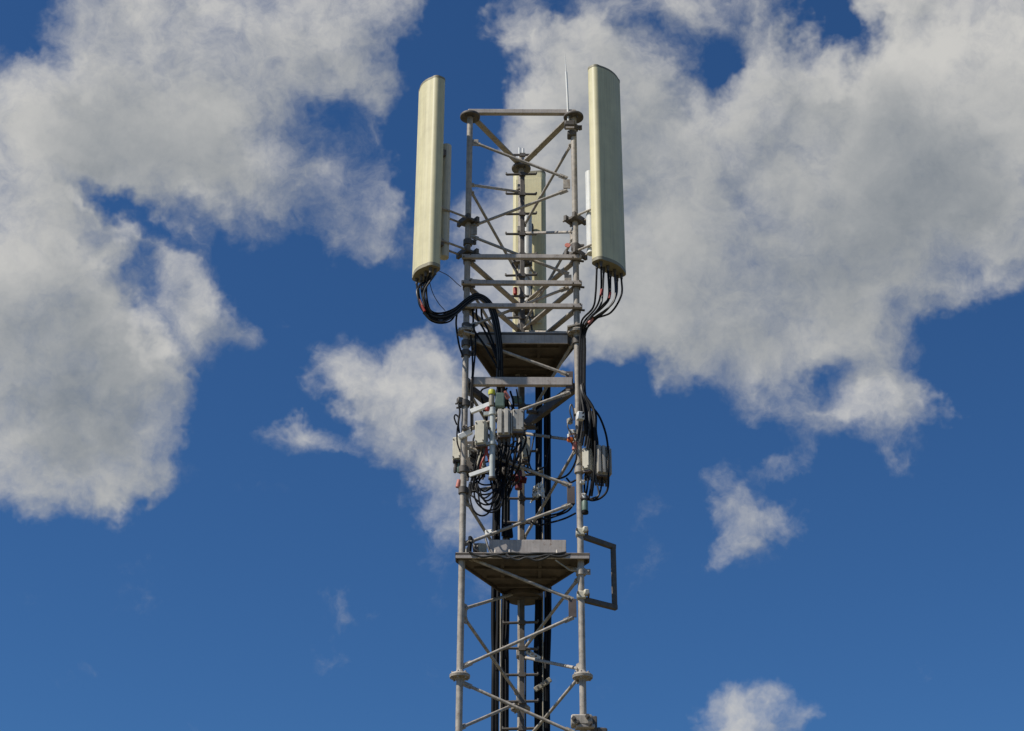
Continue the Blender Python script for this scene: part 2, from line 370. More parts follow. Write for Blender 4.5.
def antenna(c, ang, z0, z1, label, legk, w=0.34, d=0.125, arms=(), pole=(0.2, 0.85), rows=8, off=0.10):
    """c: plan position; ang: heading of the broad face (0 = towards -y)"""
    t = thing('panel_antenna', (c[0], c[1], z0), label, 'panel antenna', 'panel antennas round the mast top')
    rot = Matrix.Rotation(ang, 3, 'Z'); base = V((c[0], c[1], 0))
    W = lambda x, y, z: rot @ V((x, y, 0)) + base + V((0, 0, z))
    sec = rrect(w, d, 0.052, 8, 0.030)
    q = MB(); lv = [(z0, 1.0), (z0 + 0.3, 1.0), (z1 - 0.3, 1.0), (z1 - 0.02, 1.0), (z1, 1.0)]
    n = len(sec); vs = []; fs = []
    for z, s_ in lv: vs += [W(x * s_, y * s_, z) for x, y in sec]
    for i in range(len(lv) - 1):
        for k in range(n): fs.append([i * n + k, i * n + (k + 1) % n, (i + 1) * n + (k + 1) % n, (i + 1) * n + k])
    fs.append(list(range(n))[::-1]); fs.append([(len(lv) - 1) * n + k for k in range(n)])
    q.add(vs, fs).build('radome', M['cream'], t, sharp=50)
    # end caps, set a little proud of the shell
    for za, zb, m, nm in ((z1 - 0.004, z1 + 0.018, 'creamdark', 'top_cap'), (z0 - 0.03, z0 + 0.004, 'creamdark', 'bottom_cap')):
        q = MB(); s_ = 1.012
        vs = [W(x * s_, y * s_, za) for x, y in sec] + [W(x * s_, y * s_, zb) for x, y in sec]
        q.add(vs, [list(range(n))[::-1], list(range(n, 2 * n))] + [[k, (k + 1) % n, n + (k + 1) % n, n + k] for k in range(n)])
        q.build(nm, M[m], t, sharp=50)
    ports = []
    for k in range(rows):
        x = -w / 2 + 0.05 + (w - 0.1) * (k // 2) / max(1, (rows // 2 - 1)); y = -0.025 if k % 2 else 0.025
        MB().lathe(W(x, y, z0 - 0.03), [(0.016, 0), (0.016, -0.02), (0.012, -0.022), (0.012, -0.055)][::-1], 10).build('connector', M['darksteel_shade'], t)
        ports.append(W(x, y, z0 - 0.08))
    H = z1 - z0
    # back rail and mounting pole
    pole_o = MB().tube([W(0.0, d / 2 + off, z0 + H * pole[0]), W(0.0, d / 2 + off, z0 + H * pole[1])], 0.046, 16).build('mounting_pole', M['box' if legk == 'L' else 'white'], t)
    rw, rd = (w * 0.40, 0.005) if legk == 'B' else (0.06, 0.012)
    MB().frame_box(W(0, d / 2 + rd, z0 + H * 0.5), rot @ V((rw, 0, 0)), rot @ V((0, rd, 0)), V((0, 0, H * 0.46))).build('back_rail', M['cream'], t, 0.003)
    for fz in (pole[0] + 0.06, pole[1] - 0.06):
        MB().frame_box(W(0, d / 2 + 0.05, z0 + H * fz), rot @ V((0.055, 0, 0)), rot @ V((0, 0.03, 0)), V((0, 0, 0.035))).build('bracket', M['darksteel_shade'], t, 0.003)
    lc = LEG[legk]
    for za in arms:
        pa = W(0.0, d / 2 + 0.085, za)
        dirv = (V((lc.x, lc.y, za)) - pa); dirv.z = 0; dn = dirv.normalized(); side = V((-dn.y, dn.x, 0))
        q = MB()
        for s_ in (-1, 1):
            q.tube([pa - dn * 0.05 + side * s_ * 0.055, V((lc.x, lc.y, za)) + dn * 0.10 + side * s_ * 0.055], 0.0105, 8)
            q.lathe(pa - dn * 0.05 + side * s_ * 0.055, [(0.022, -0.012), (0.022, 0.012)], 6, axis=dn)
        q.build('clamp_rod', M['steel'], t)
        q = MB()
        q.frame_box(V((lc.x, lc.y, za)) - dn * 0.05, dn * 0.016, side * 0.095, V((0, 0, 0.03)))
        q.frame_box(V((lc.x, lc.y, za)) + dn * 0.05, dn * 0.016, side * 0.095, V((0, 0, 0.03)))
        q.frame_box(V((lc.x, lc.y, za - 0.005)), dn * 0.05, side * 0.07, V((0, 0, 0.014)))
        q.build('clamp_plate', M['darksteel_shade'], t, 0.003)
    return ports
YA = -0.25
portL = antenna((P(425.8, 270, YA).x, YA), R(-56), Z(271.5, YA), Z(87, YA),
                'tall cream panel antenna left of the mast, its broad face in full sun', 'L', 0.335, 0.135, (Z(222), Z(254)), (0.10, 0.70), off=0.115)
portR = antenna((P(608.6, 265, YA).x, YA), R(47), Z(265.5, YA), Z(76, YA),
                'tall cream panel antenna right of the mast, its broad face in shade', 'R', 0.385, 0.13, (Z(220), Z(255)), (0.10, 0.52), off=0.135)
YB = 1.2
portB = antenna((P(529, 250, YB).x, YB), R(172), Z(334, YB), Z(176, YB),
                'cream panel antenna behind the mast, seen through the bracing from its back', 'B', 0.335, 0.125, (Z(262, 0.866), Z(310, 0.866)), (0.02, 0.68))

# ------------------------------------------------------------------ lightning rod
c = P(567.5, 122, -0.03)
t = thing('lightning_rod', c, 'thin pale lightning rod standing up from the top of the mast', 'lightning rod')
MB().tube([c, P(566.3, 95, -0.03), P(565, 72, -0.03)], 0.011, 10).build('rod', M['white'], t)
MB().tube([P(565, 74, -0.03), P(563.7, 54, -0.03)], 0.006, 8, r2=0.002).build('tip', M['white'], t)
q = MB().box(c + V((0.01, 0.0, -0.035)), (0.10, 0.09, 0.06)).box(c + V((0.03, 0.03, -0.13)), (0.085, 0.09, 0.06))
q.build('clamp', M['darksteel_shade'], t, 0.01)
MB().box(c + V((0.012, -0.03, -0.09)), (0.08, 0.03, 0.016)).build('strap', M['plate'], t)

# ------------------------------------------------------------------ stand-off frame on the right
y0, y1 = 0.0, 0.17
A = P(583, 536, y0); Bp = P(614, 546.5, y1); Cp = P(615.5, 607, y1); D = P(583, 599, y0)
Bp.x = Cp.x = (Bp.x + Cp.x) / 2
t = thing('standoff_frame', D, 'grey square tube frame standing out sideways by the lower platform', 'bracket')
w = 0.043
MB().beam(A, Bp + (Bp - A).normalized() * w * 0.45, w, w).build('arm', M['darksteel_shade'], t, 0.004)
MB().beam(D, Cp + (Cp - D).normalized() * w * 0.45, w, w).build('arm', M['darksteel_shade'], t, 0.004)
MB().tube([Bp + V((0, 0, -0.02)), Cp + V((0, 0, 0.02))], 0.024, 14).build('upright', M['darksteel_shade'], t)
for p in (A, D):
    q = MB().box((0.5, 0.0, p.z + 0.03), (0.075, 0.085, 0.065)).box((0.54, -0.035, p.z + 0.045), (0.045, 0.05, 0.05), rz=0.3)
    cl = q.build('clamp', M['box'], t, 0.008)
    MB().tube([(0.47, -0.075, p.z + 0.04), (0.47, 0.08, p.z + 0.04)], 0.008, 6).tube([(0.56, -0.085, p.z + 0.02), (0.56, 0.08, p.z + 0.02)], 0.008, 6).build('bolt', M['darksteel_shade'], cl)

# ------------------------------------------------------------------ radio units and boxes
def unit(name, x0, y0_, x1, y1_, Y, depth, label, m='grey', fins=0, rz=0.0, conn=3, cat='radio unit', hang=None):
    a, b = P(x0, y0_, Y), P(x1, y1_, Y)
    w, h = abs(b.x - a.x), abs(a.z - b.z); c = (a + b) / 2
    t = thing(name, (c.x, Y + depth / 2, b.z), label, cat, 'boxes strapped to the mast' )
    rot = Matrix.Rotation(rz, 3, 'Z'); cc = V((c.x, Y + depth / 2, c.z))
    W = lambda x, y, z: cc + rot @ V((x, y, z))
    ex, ey, ez = rot @ V((1, 0, 0)), rot @ V((0, 1, 0)), V((0, 0, 1))
    MB().frame_box(cc, ex * w / 2, ey * depth / 2, ez * h / 2).build('case', M[m], t, min(w, h) * 0.07, 2)
    if fins:
        q = MB()
        for k in range(fins):
            x = -w / 2 + w * (k + 0.5) / fins
            q.frame_box(W(x, -depth / 2 - 0.014, 0), ex * w / fins * 0.30, ey * 0.016, ez * h * 0.46)
        q.build('heat_sink', M[m], t, 0.002)
        q = MB().frame_box(W(w / 2 - 0.006 + 0.018, 0, 0), ex * 0.006, ey * depth * 0.46, ez * h * 0.44)
        q.build('side_cover', M[m], t, 0.002)
    else:
        MB().frame_box(W(0, -depth / 2 - 0.006, 0), ex * w * 0.44, ey * 0.006, ez * h * 0.45).build('cover', M[m], t, 0.003)
        q = MB()
        for sx in (-1, 1):
            for sz in (-1, 1): q.tube([W(sx * w * 0.34, -depth / 2, sz * h * 0.37), W(sx * w * 0.34, -depth / 2 - 0.018, sz * h * 0.37)], 0.007, 6)
        q.build('screw', M['darksteel_shade'], t)
    MB().frame_box(W(0, 0, -h / 2 - 0.008), ex * w * 0.46, ey * depth * 0.46, ez * 0.008).build('base_plate', M['brown'], t)  # brown plate under the case, darker than most cases
    pts = []
    for k in range(conn):
        x = -w / 2 + w * (k + 0.5) / conn
        MB().lathe(W(x, 0, -h / 2 - 0.014), [(0.014, 0), (0.014, -0.03), (0.010, -0.032), (0.010, -0.06)][::-1], 10).build('connector', M['darksteel_shade'], t)
        pts.append(W(x, 0, -h / 2 - 0.085))
    return pts
cA = unit('junction_box', 476.5, 420, 487, 444.5, -0.15, 0.11, 'narrow cream box with a dark side, between the left leg and the white pipe', 'box', 0, R(-14), 2, 'junction box')
cB = unit('radio_unit', 498, 409, 511, 435, -0.14, 0.10, 'grey ribbed radio unit just right of the white pipe', 'grey', 2, R(-8), 3)
cC = unit('radio_unit', 511.8, 409, 523.5, 431, -0.13, 0.10, 'squat grey radio unit in front of the climbing pole', 'grey', 0, R(6), 3)
cD = unit('radio_unit', 454.5, 436.5, 464, 460, 0.10, 0.10, 'cream box half hidden behind the left leg, black connectors below it', 'box', 0, R(-20), 2)
cE = unit('radio_unit', 522, 436, 530.5, 459, 0.62, 0.10, 'pale box behind the squat grey radio unit, lower down', 'box', 0, R(4), 2)
cF = unit('radio_unit', 594, 445, 609, 474, -0.05, 0.15, 'grey ribbed radio unit hung outside the right leg under the black cables', 'grey', 3, R(14), 4)
cG = unit('junction_box', 478, 448, 485, 470, 0.0, 0.07, 'slim pale box below the narrow cream box, beside red tape', 'box', 0, R(-10), 2, 'junction box')
cH = unit('junction_box', 585, 447, 593.5, 469, -0.07, 0.12, 'small pale box tucked between the right leg and the ribbed radio unit', 'box', 0, R(-25), 3, 'junction box')

cI = unit('radio_unit', 465.5, 441, 477, 470, 0.08, 0.12, 'dark unit with a pale front strip, close inside the left leg', 'darksteel_shade', 0, R(-6), 2)  # dark colour stands in for shade on a unit facing away
a = P(470, 451, 0.05)
MB().box((a.x, 0.055, a.z), (0.03, 0.012, 0.13)).build('front_strip', M['white'], bpy.data.objects[[o.name for o in bpy.data.objects if o.get('label', '').startswith('dark unit with')][0]], 0.003)
# white mounting pipe with arms
b = P(492.5, 478, -0.11)
t = thing('mounting_pipe', b, 'short white vertical pipe held by two white arms off the left leg', 'pipe')
tp = P(492.5, 408, -0.11); tp.x = b.x
MB().tube([b, tp], 0.025, 16).build('pipe', M['pipe'], t)
MB().tube([b - V((0, 0, 0.012)), b + V((0, 0, 0.004))], 0.034, 14).build('foot_ring', M['darksteel_shade'], t)
for py in (414, 444):
    z = P(492, py, -0.11).z
    MB().lathe((b.x, b.y, z), [(0.027, 0.014), (0.036, 0.014), (0.036, -0.014), (0.027, -0.014)][::-1], 16).box((b.x - 0.05, b.y, z), (0.06, 0.03, 0.03)).build('clamp', M['pipe'], t)
MB().beam(P(471, 412, -0.06), P(490, 404.5, -0.11), 0.03, 0.045).build('arm', M['white'], t, 0.004)
MB().beam(P(470, 476, -0.06), P(491, 468.5, -0.11), 0.03, 0.04).build('arm', M['white'], t, 0.004)
MB().beam(P(459, 437.5, -0.04), P(472, 431.5, -0.02), 0.03, 0.05).build('clamp_plate', M['white'], t, 0.006)
# surge arrester with yellow cap on top of the pipe
b = P(491.5, 406, -0.11)
t = thing('surge_arrester', b, 'pale stub with a yellow green cap above the white pipe', 'surge arrester')
tp = P(492, 395, -0.11)
MB().tube([b, tp], 0.024, 14).build('body', M['pale'], t)
MB().lathe(tp, [(0.031, 0), (0.034, 0.02), (0.03, 0.045), (0.015, 0.052)], 16).build('cap', M['yellow'], t)
# dark cluster beside it
b = P(500, 408, -0.10)
t = thing('cable_splitter', b, 'dark green cable splitter between the yellow cap and the grey units', 'splitter')
MB().box(b + V((0, 0, 0.07)), (0.085, 0.06, 0.14)).build('body', M['green'], t, 0.01)
MB().tube([b + V((-0.02, 0, 0.14)), b + V((-0.02, 0, 0.18))], 0.014, 8).tube([b + V((0.02, 0, 0.14)), b + V((0.02, 0, 0.19))], 0.014, 8).build('gland', M['black'], t)

# red fitting on the climbing pole
b = P(519, 489, 0.70)
t = thing('red_clamp', b, 'dark red cross shaped clamp on the climbing pole', 'clamp')
MB().tube([b, b + V((0, 0, 0.17))], 0.034, 14).build('sleeve', M['darkred'], t)
MB().tube([P(511.5, 478, 0.68), P(527, 480.5, 0.68)], 0.029, 12).build('cross_bar', M['darkred'], t)
MB().tube([P(519, 471, 0.69), P(519, 466, 0.69)], 0.028, 12).build('cap', M['green'], t)
# white plastic film round the cables
def rag(cx, cy, Y, wpx, hpx, label):
    q = MB(); c = P(cx, cy, Y); nx, ny = 13, 10
    W_, H_ = wpx / 115, hpx / 108; vs = []
    rnd = random.Random(3)
    for j in range(ny):
        for i in range(nx):
            u, v = i / (nx - 1) - .5, j / (ny - 1) - .5
            vs.append(c + V((u * W_ * (1 - 0.45 * v) + rnd.uniform(-.008, .008), -0.06 * math.cos(u * 3) + rnd.uniform(-.022, .022), v * H_ + 0.35 * u * H_ + rnd.uniform(-.012, .012))))
    n0 = len(vs)
    vs += [p + V((0, 0.006, 0)) for p in vs]; fs = []
    for j in range(ny - 1):
        for i in range(nx - 1):
            k = j * nx + i
            fs.append([k, k + 1, k + nx + 1, k + nx]); fs.append([n0 + k + nx, n0 + k + nx + 1, n0 + k + 1, n0 + k])
    q.add(vs, fs)
    return tag(q.build('plastic_wrap', M['film'], None, sharp=20), label, 'plastic wrap')
rag(538.5, 493, 0.80, 13, 15, 'crumpled white plastic wrap round the black feeder cables')
# orange fitting and white clamp on the right leg
b = P(570.5, 439.5, -0.03)
t = thing('orange_fitting', b, 'small orange plastic fitting on the inner side of the right leg', 'fitting')
MB().box(b, (0.05, 0.045, 0.04), rz=0.2).build('body', M['orange'], t, 0.008, 2)
MB().lathe(b + V((-0.012, -0.026, 0)), [(0.012, 0), (0.012, 0.012)], 10, axis=(0, -1, 0)).build('eyelet', M['darkred'], t)
MB().lathe(b + V((-0.012, 0, 0.022)), [(0.013, 0), (0.013, 0.03)], 10).build('gland', M['white'], t)
b = P(580.5, 416, -0.17)
t = thing('cable_clamp', b, 'white perforated cable clamp on the right leg under the black bundle', 'clamp')
MB().box(b, (0.062, 0.05, 0.075), rz=0.35).build('block', M['white'], t, 0.006)
q = MB()
for dz in (-0.018, 0.02): q.lathe(b + V((0.022, -0.02, dz)), [(0.008, 0), (0.008, 0.012)], 10, axis=(0.34, -0.94, 0))
q.build('hole', M['black'], t)
b = P(570, 421, -0.04)
t = thing('earth_terminal', b, 'small pale earth terminal with a wire loop, inside the right leg', 'terminal')
MB().box(b, (0.045, 0.04, 0.05), rz=0.6).build('body', M['pale'], t, 0.006)
MB().tube(spline([b + V((0.02, -0.02, 0)), b + V((0.0, -0.03, 0.09)), b + V((0.015, -0.03, 0.15)), b + V((0.035, -0.03, 0.08)), b + V((0.035, -0.02, 0))]), 0.007, 6).build('wire', M['fade_highlight'], t)
MB().tube(spline([b + V((-0.01, -0.02, 0)), b + V((-0.02, -0.03, -0.07)), b + V((0.02, -0.03, -0.16)), b + V((0.04, -0.02, -0.2))]), 0.006, 6).build('wire', M['fade_highlight'], t)
# canister
b = P(585.5, 511, -0.02)
t = thing('canister', b, 'small grey canister hanging beside the right leg under the radio unit', 'canister')
MB().lathe(b, [(0.02, 0), (0.027, 0.006), (0.027, 0.085), (0.02, 0.10)], 16).build('body', M['green'], t)
MB().lathe(b + V((0, 0, -0.022)), [(0.03, 0), (0.031, 0.02), (0.026, 0.022)], 16).build('lid', M['black'], t)
MB().box(b + V((-0.005, 0.0, 0.125)), (0.06, 0.05, 0.05), ry=0.3).build('hanger', M['brown'], t, 0.006)
# clamp cluster at the foot of the picture
b = P(583, 731, 0)
t = thing('pipe_coupler', (0.5, 0, b.z), 'bulky bolted steel coupler low on the right leg', 'coupler')
zc = Z(722)
MB().box((0.485, -0.02, zc), (0.17, 0.13, 0.085)).build('jaw', M['steel'], t, 0.01)
MB().box((0.51, -0.03, zc - 0.05), (0.15, 0.10, 0.03), rz=0.15).build('jaw', M['plate'], t, 0.006)
MB().box((0.585, 0.03, zc - 0.02), (0.05, 0.12, 0.13)).build('side_plate', M['darksteel_shade'], t, 0.006)
MB().box((0.64, 0.03, zc - 0.075), (0.09, 0.10, 0.06), rz=0.2).build('hook', M['darksteel_shade'], t, 0.01)
q = MB()
for x, dz in ((0.42, 0.0), (0.45, -0.03), (0.53, 0.02), (0.55, -0.04)):
    q.tube([(x, -0.12, zc + dz), (x, 0.06, zc + dz)], 0.011, 6); q.lathe((x, -0.10, zc + dz), [(0.02, -0.01), (0.02, 0.01)], 6, axis=(0, 1, 0))
q.build('bolt', M['darksteel_shade'], t)
# cable hangers on the feeder runs
for (xa, ya, xb, yb, Y, lab) in ((536, 690, 552, 679, 0.80, 'slotted pale bracket clipped across the right feeder run near the foot of the picture'),
                                 (527.5, 651, 541, 659, 0.80, 'short white bracket across the right feeder run, above the slotted one')):
    pa, pb = P(xa, ya, Y), P(xb, yb, Y)
    t = thing('cable_hanger', (pa + pb) / 2, lab, 'bracket')
    MB().beam(pa, pb, 0.03, 0.042).build('bar', M['pale' if ya > 680 else 'white'], t, 0.004)
    q = MB()
    for f in (0.2, 0.45, 0.7): q.tube([pa.lerp(pb, f) + V((0, -0.03, 0)), pa.lerp(pb, f) + V((0, 0.0, 0))], 0.009, 8)
    q.build('bolt', M['darksteel_shade'], t)

# ------------------------------------------------------------------ cables
rj = random.Random(11)
J = lambda a: rj.uniform(-a, a)
def W3(p): return (None, p.x, p.y, p.z)
lab = 'black jumper cable looping from the foot of the sunlit panel antenna'
for i, p in enumerate(portL):
    o = (i - 3.5)
    o2_ = o * 1.0 + J(1.6)
    cable([W3(p), (416.5 + i * 1.45 + J(1), 289 + J(3), -0.24 + J(.05)), (420 + i * 0.95 + J(1.2), 304 + J(2.5), -0.22 + J(.05)), (430 + o * 0.5 + J(1), 314.5 - o2_ * 0.9, -0.2), (441 + J(1), 317.5 - o2_ * 1.25, -0.16),
           (454, 312.5 - o * 1.0, -0.1), (466, 302.5 - o * 0.9, -0.07), (477, 296.5 - o * 0.7, -0.06), (487.5 + o * 0.5, 302 - o * 0.4, -0.05),
           (494 + o * 0.8, 316, -0.03), (498 + o * 0.7, 336, -0.03), (500 + o * 0.6, 358, -0.02), (500 + o * 0.8, 380, 0.03), (503 + o * 1.3, 398 + J(3), 0.1), (503 + o * 1.6, 408 + J(2), 0.16)],
          0.0092, lab, 'jumpers of the sunlit panel antenna', 'black' if i not in (0, 3, 6) else 'fade_highlight')  # some strands greyer, highlights put into the jacket colour
cable([(423, 313, -0.2), (431, 321, -0.18), (441, 323.5, -0.15), (451, 320.5, -0.1), (457, 311, -0.07)], 0.008, 'thin black cable sagging lowest under the sunlit panel antenna jumpers', 'loose cables on the left', 'black')
cable([(428, 277, -0.22), (432, 292, -0.2), (438, 303, -0.18), (445, 311, -0.15)], 0.0035, 'thin dark wire inside the loop under the sunlit panel antenna', 'thin wires', 'fade_highlight')
cable([(437, 270.5, -0.2), (448, 276, -0.12), (457, 284, -0.05), (461, 287, -0.03)], 0.0035, 'thin dark wire arching from sunlit panel antenna to left leg', 'thin wires', 'fade_highlight')
for i, (px, py) in enumerate(((420, 303), (422.5, 308.5))):
    p0 = P(px - 1, py - 3, -0.25); p1 = P(px + 2, py + 3, -0.25)
    tag(MB().tube([p0, p1], 0.0125, 10).build('tape_band', M['red' if i else 'pink']), ('faded pink tape band high on' if i == 0 else 'red tape band lower on') + ' the loop of the left jumpers', 'tape', 'tape bands on the left jumpers')
cable([(457, 311, -0.07), (456, 325, -0.06), (459, 345, -0.06), (463, 357, -0.05)], 0.009, 'black cable dropping down the outside of the left leg', None, 'black')
lab = 'black jumper cable hanging from the foot of the shaded panel antenna'
tails = [(578.5, 400), (580, 398), (581.5, 402), (583.5, 405), (586, 406), (588, 408), (590, 409), (587, 404)]
for i, p in enumerate(portR):
    q = P(0, 0, 0); o = i - 3.5
    sx = 512 + (p.x - CAM.x) / ((p - CAM).dot(V((0, CP, SP)))) * F
    tl = tails[i]
    cable([W3(p), (sx - 0.2 + J(1.2), 291 + i * 0.8 + J(3), -0.27 + J(.04)), (sx - 3 - i * 0.8 + J(1.8), 306 + i * 0.5 + J(3), -0.22 + J(.05)), (586.5 + o * 1.1 + i * 0.4 + J(1), 321 + J(2), -0.14), (583 + o * 0.7, 332 + J(1), -0.08), (582.3 + o * 0.85, 350, -0.065),
           (582 + o * 0.85, 375, -0.065), (582.5 + o * 0.8, 392, -0.07), (tl[0] + 1, tl[1] + 6, -0.09), (tl[0] + 1, tl[1] + 24, -0.1), (tl[0] - 1, tl[1] + 40, -0.09)],
          0.0092, lab, 'jumpers of the shaded panel antenna', 'black' if i not in (2, 5) else 'fade_highlight')  # greyer strands carry painted highlights here too
for i, (px, py, Y) in enumerate(((601.5, 292, -0.27), (610, 295, -0.27), (593.5, 320, -0.16))):
    p0 = P(px, py - 3, Y); p1 = P(px - (1 if i < 2 else 5), py + 3, Y)
    tag(MB().tube([p0, p1], 0.0115 if i < 2 else 0.0135, 10).build('tape_band', M['red' if i < 2 else 'pink']),
        ('small red tape band on the left strand', 'small red tape band on the right strand', 'pale red tape band on the gathered bundle')[i] + ' of the right jumpers', 'tape', 'tape bands on the right jumpers')
cable([(584, 395, -0.08), (592, 406, -0.08), (600, 417, -0.07), (606, 433, -0.05), (608.5, 450, -0.08), (609, 473, -0.08), (608, 489, -0.06), (602, 497, -0.05), (594, 500, -0.04), (588, 499, -0.03)], 0.0095, 'black cable bowed widest around the ribbed unit outside the right leg', None, 'black')
cable([(592, 411, -0.1), (595, 430, -0.12), (595.5, 455, -0.13), (594, 480, -0.12), (592, 496, -0.06)], 0.0105, 'black cable passing straight down in front of the ribbed unit', None, 'black')
cable([(596, 474, -0.02), (598, 486, -0.02), (599, 495, -0.02), (590, 499, -0.02)], 0.008, 'thin black cable drooping under the ribbed unit, nearer the leg', None, 'fade_highlight')
cable([(603, 474, -0.02), (601, 490, -0.01), (596, 499, 0.0), (588, 498, 0.0)], 0.008, 'thin black cable drooping under the ribbed unit, farther out', None, 'black')
for k, (x, e) in enumerate(((582.5, 0), (584.5, 3), (586.5, -3), (588.5, -2), (590.5, 4), (592.5, -1), (594, 2))):
    cable([(580.5 + k * 0.4, 386 + J(3), -0.065), (581.5 + k * 0.7, 396 + e, -0.08), (x + 1 + J(1), 410 + e, -0.10 + J(.03)), (x + 2.5 + J(1), 428 + e, -0.10 + J(.03)), (588 + k * 1.6, 442, -0.04), (588 + k * 1.6, 456, 0.0)],
          0.0125 + J(.003), 'thick black cable tail bunched against the right leg', 'bunched tails on the right leg', 'black' if k != 2 else 'fade_highlight')
for k, (x, y2) in enumerate(((588, 492), (590.5, 497), (586, 500))):
    cable([(x + 1, 470, 0.0), (x + J(2), 480, -0.02), (x - 1, y2, 0.0), (x - 3, y2 + 3, 0.01)], 0.009, 'short black cable running from the small pale box down to the canister', 'short cables above the canister', 'black')
# cables crossing the mast behind the right leg
for k, (pts, lb) in enumerate((
        ([(572, 442, 0.0), (577, 455, -0.05), (573, 468, 0.0), (566, 476, 0.1), (555, 478.5, 0.25), (540, 475, 0.35), (528, 468, 0.4), (515, 466, 0.4)], 'black cable looping from the right leg towards the climbing pole'),
        ([(574, 503, 0.05), (562, 512, 0.15), (548, 516, 0.3)], 'uppermost of three black cables sagging left from the right leg'),
        ([(575, 503, 0.05), (568, 511, 0.15), (556, 516, 0.2), (546, 519, 0.3), (540, 517, 0.35)], 'middle one of three black cables sagging left from the right leg'),
        ([(576, 513, 0.05), (566, 518, 0.15), (553, 522, 0.25), (538, 525, 0.35), (530, 520, 0.4)], 'lowest of three black cables sagging left from the right leg'),
        ([(567, 478, 0.1), (571, 482, 0.05), (576, 480, 0.0)], 'short curl of black cable against the right leg'))):
    cable(pts, 0.0085, lb, None, 'black')
# feeder runs
def feeder(xs_top, xs_bot, ytop, Y, lab, grp, m='black', r=0.0205):
    for k, (a, b_) in enumerate(zip(xs_top, xs_bot)):
        top = P(a, ytop + J(6), Y); mid = P((a + b_) / 2 + J(1.2), 500 + J(12), Y + J(.02)); low = P(b_ + J(.9), 608 + J(10), Y); lo2 = P(b_ + J(1.3), 668 + J(14), Y + J(.02)); bot = P(b_ + J(.4), 728, Y)
        end = V((bot.x, bot.y, 0.02))
        w = [top, mid, low, lo2, bot, end]
        tag(MB().tube(spline(w, 6), r, 8).build('feeder_cable', M[m]), lab, 'cable', grp)
feeder((497, 500.5), (494.8, 498.2), 452, 0.87, 'thick black feeder cable in the outermost left run inside the mast', 'outer left feeder run')
feeder((505, 508.5), (504.2, 507.6), 440, 0.88, 'thick black feeder cable in the left run beside the climbing pole', 'inner left feeder run', r=0.0205)
feeder((537.5, 540.5), (537.8, 541.5), 388, 0.86, 'thick black feeder cable in the right run beside the climbing pole', 'inner right feeder run', r=0.021)
feeder((545.5, 548.8), (547.2, 550), 385, 0.87, 'thick black feeder cable in the outermost right run inside the mast', 'outer right feeder run', r=0.018)
for xa, xb, lb in ((543.3, 544.6, 'single grey cable between the two right feeder runs'), (501.6, 501.8, 'single grey cable between the two left feeder runs'), (527.2, 527.0, 'single slim dark wire hanging right of the climbing pole')):
    p = [P(xa, 470 if xa > 540 else (600 if xa < 510 else 640), 0.83), P((xa + xb) / 2, 660, 0.83), P(xb, 728, 0.83)]
    tag(MB().tube(spline(p + [V((p[-1].x, p[-1].y, 0.02))], 6), 0.0065, 7).build('cable', M['pale' if xa < 520 or xa > 540 else 'fade_highlight']), lb, 'cable')
# earth strip and band clamps down the left leg
# drip loops under the units
lab = 'thin black drip loop hanging under the cream box and white pipe'
starts = [(479, 452, -0.1), (484, 474, -0.05), (473, 480, -0.05), (485, 450, -0.1), (476, 478, -0.05), (483, 450, -0.1), (481, 470, 0.0)]
for k, s_ in enumerate(starts):
    bot = 516 - (k * 37 % 7) * 3.2 + J(1.5); xl = 470.5 + (k * 3 % 7) * 1.5; x1 = 494 + (k * 5 % 7) * 1.7
    cable([s_, (xl, 487 + J(4), -0.06), (xl + 3, bot - 7, -0.08), ((xl + x1) / 2, bot, -0.08), (x1 - 3, bot - 6, -0.05), (x1, 486 + J(5), 0.0), (x1 + J(3), 462 + J(6), 0.2), (x1 + 4 + J(3), 440, 0.2)],
          0.0078, lab, 'drip loops under the cream box')
lab = 'black jumper running down from the grey radio units'
allp = cB + cC
for k, p in enumerate(allp):
    x = 498 + k * 4.0
    cable([W3(p), (x + 3 + J(2), 448 + J(4), -0.1), (x - 2 + J(4), 462 + J(5), -0.08), (x - 4 + J(4), 480 + J(5), 0.1), (497 + (k % 4) * 3.2, 505 + J(8), 0.33), (496 + (k % 4) * 3.5, 536, 0.36)],
          0.0095, lab, 'jumpers under the grey radio units')
lab = 'black cable woven between the grey radio units and the feeders'
for k in range(7):
    xa, ya = 498 + k * 3.1, 404 + J(12); xb, yb = 507 + J(9), 470 + J(22)
    cable([(xa, ya - 6, 0.3 + J(.1)), (xa + 5 + J(5), ya + 8, 0.25), (xa + J(9), ya + 28, 0.2 + J(.08)), (xb + J(8), yb - 14, 0.2), (xb, yb, 0.3), (xb - 6, yb + 16, 0.32)],
          0.0085 + J(.0015), lab, 'cables woven between the units', 'black' if k % 3 else 'fade_highlight')
lab = 'black cable tangled behind the grey units and the white pipe'
for k in range(9):
    x0 = 478 + rj.uniform(0, 40); y0 = 386 + rj.uniform(0, 30); Y0 = rj.uniform(0.05, 0.45)
    cable([(x0, y0, Y0), (x0 + J(10), y0 + 10 + J(5), Y0 + J(.1)), (x0 + J(16), y0 + 26 + J(8), Y0 + J(.1)), (x0 + J(18), y0 + 45 + J(8), Y0 + J(.1)), (x0 + J(14), y0 + 64 + J(10), Y0)],
          0.0085 + J(.002), lab, 'tangled cables behind the units')
lab = 'dark cable slung sideways between the left leg and the feeders'
for k in range(6):
    y0 = 446 + k * 9 + J(3)
    cable([(473 + J(3), y0, 0.02), (484 + J(2), y0 + 7 + J(4), 0.1), (497 + J(2), y0 + 6 + J(5), 0.25), (508 + J(3), y0 - 4 + J(6), 0.5), (516, y0 - 8 + J(5), 0.7)], 0.0075, lab, 'cables slung across the mast')
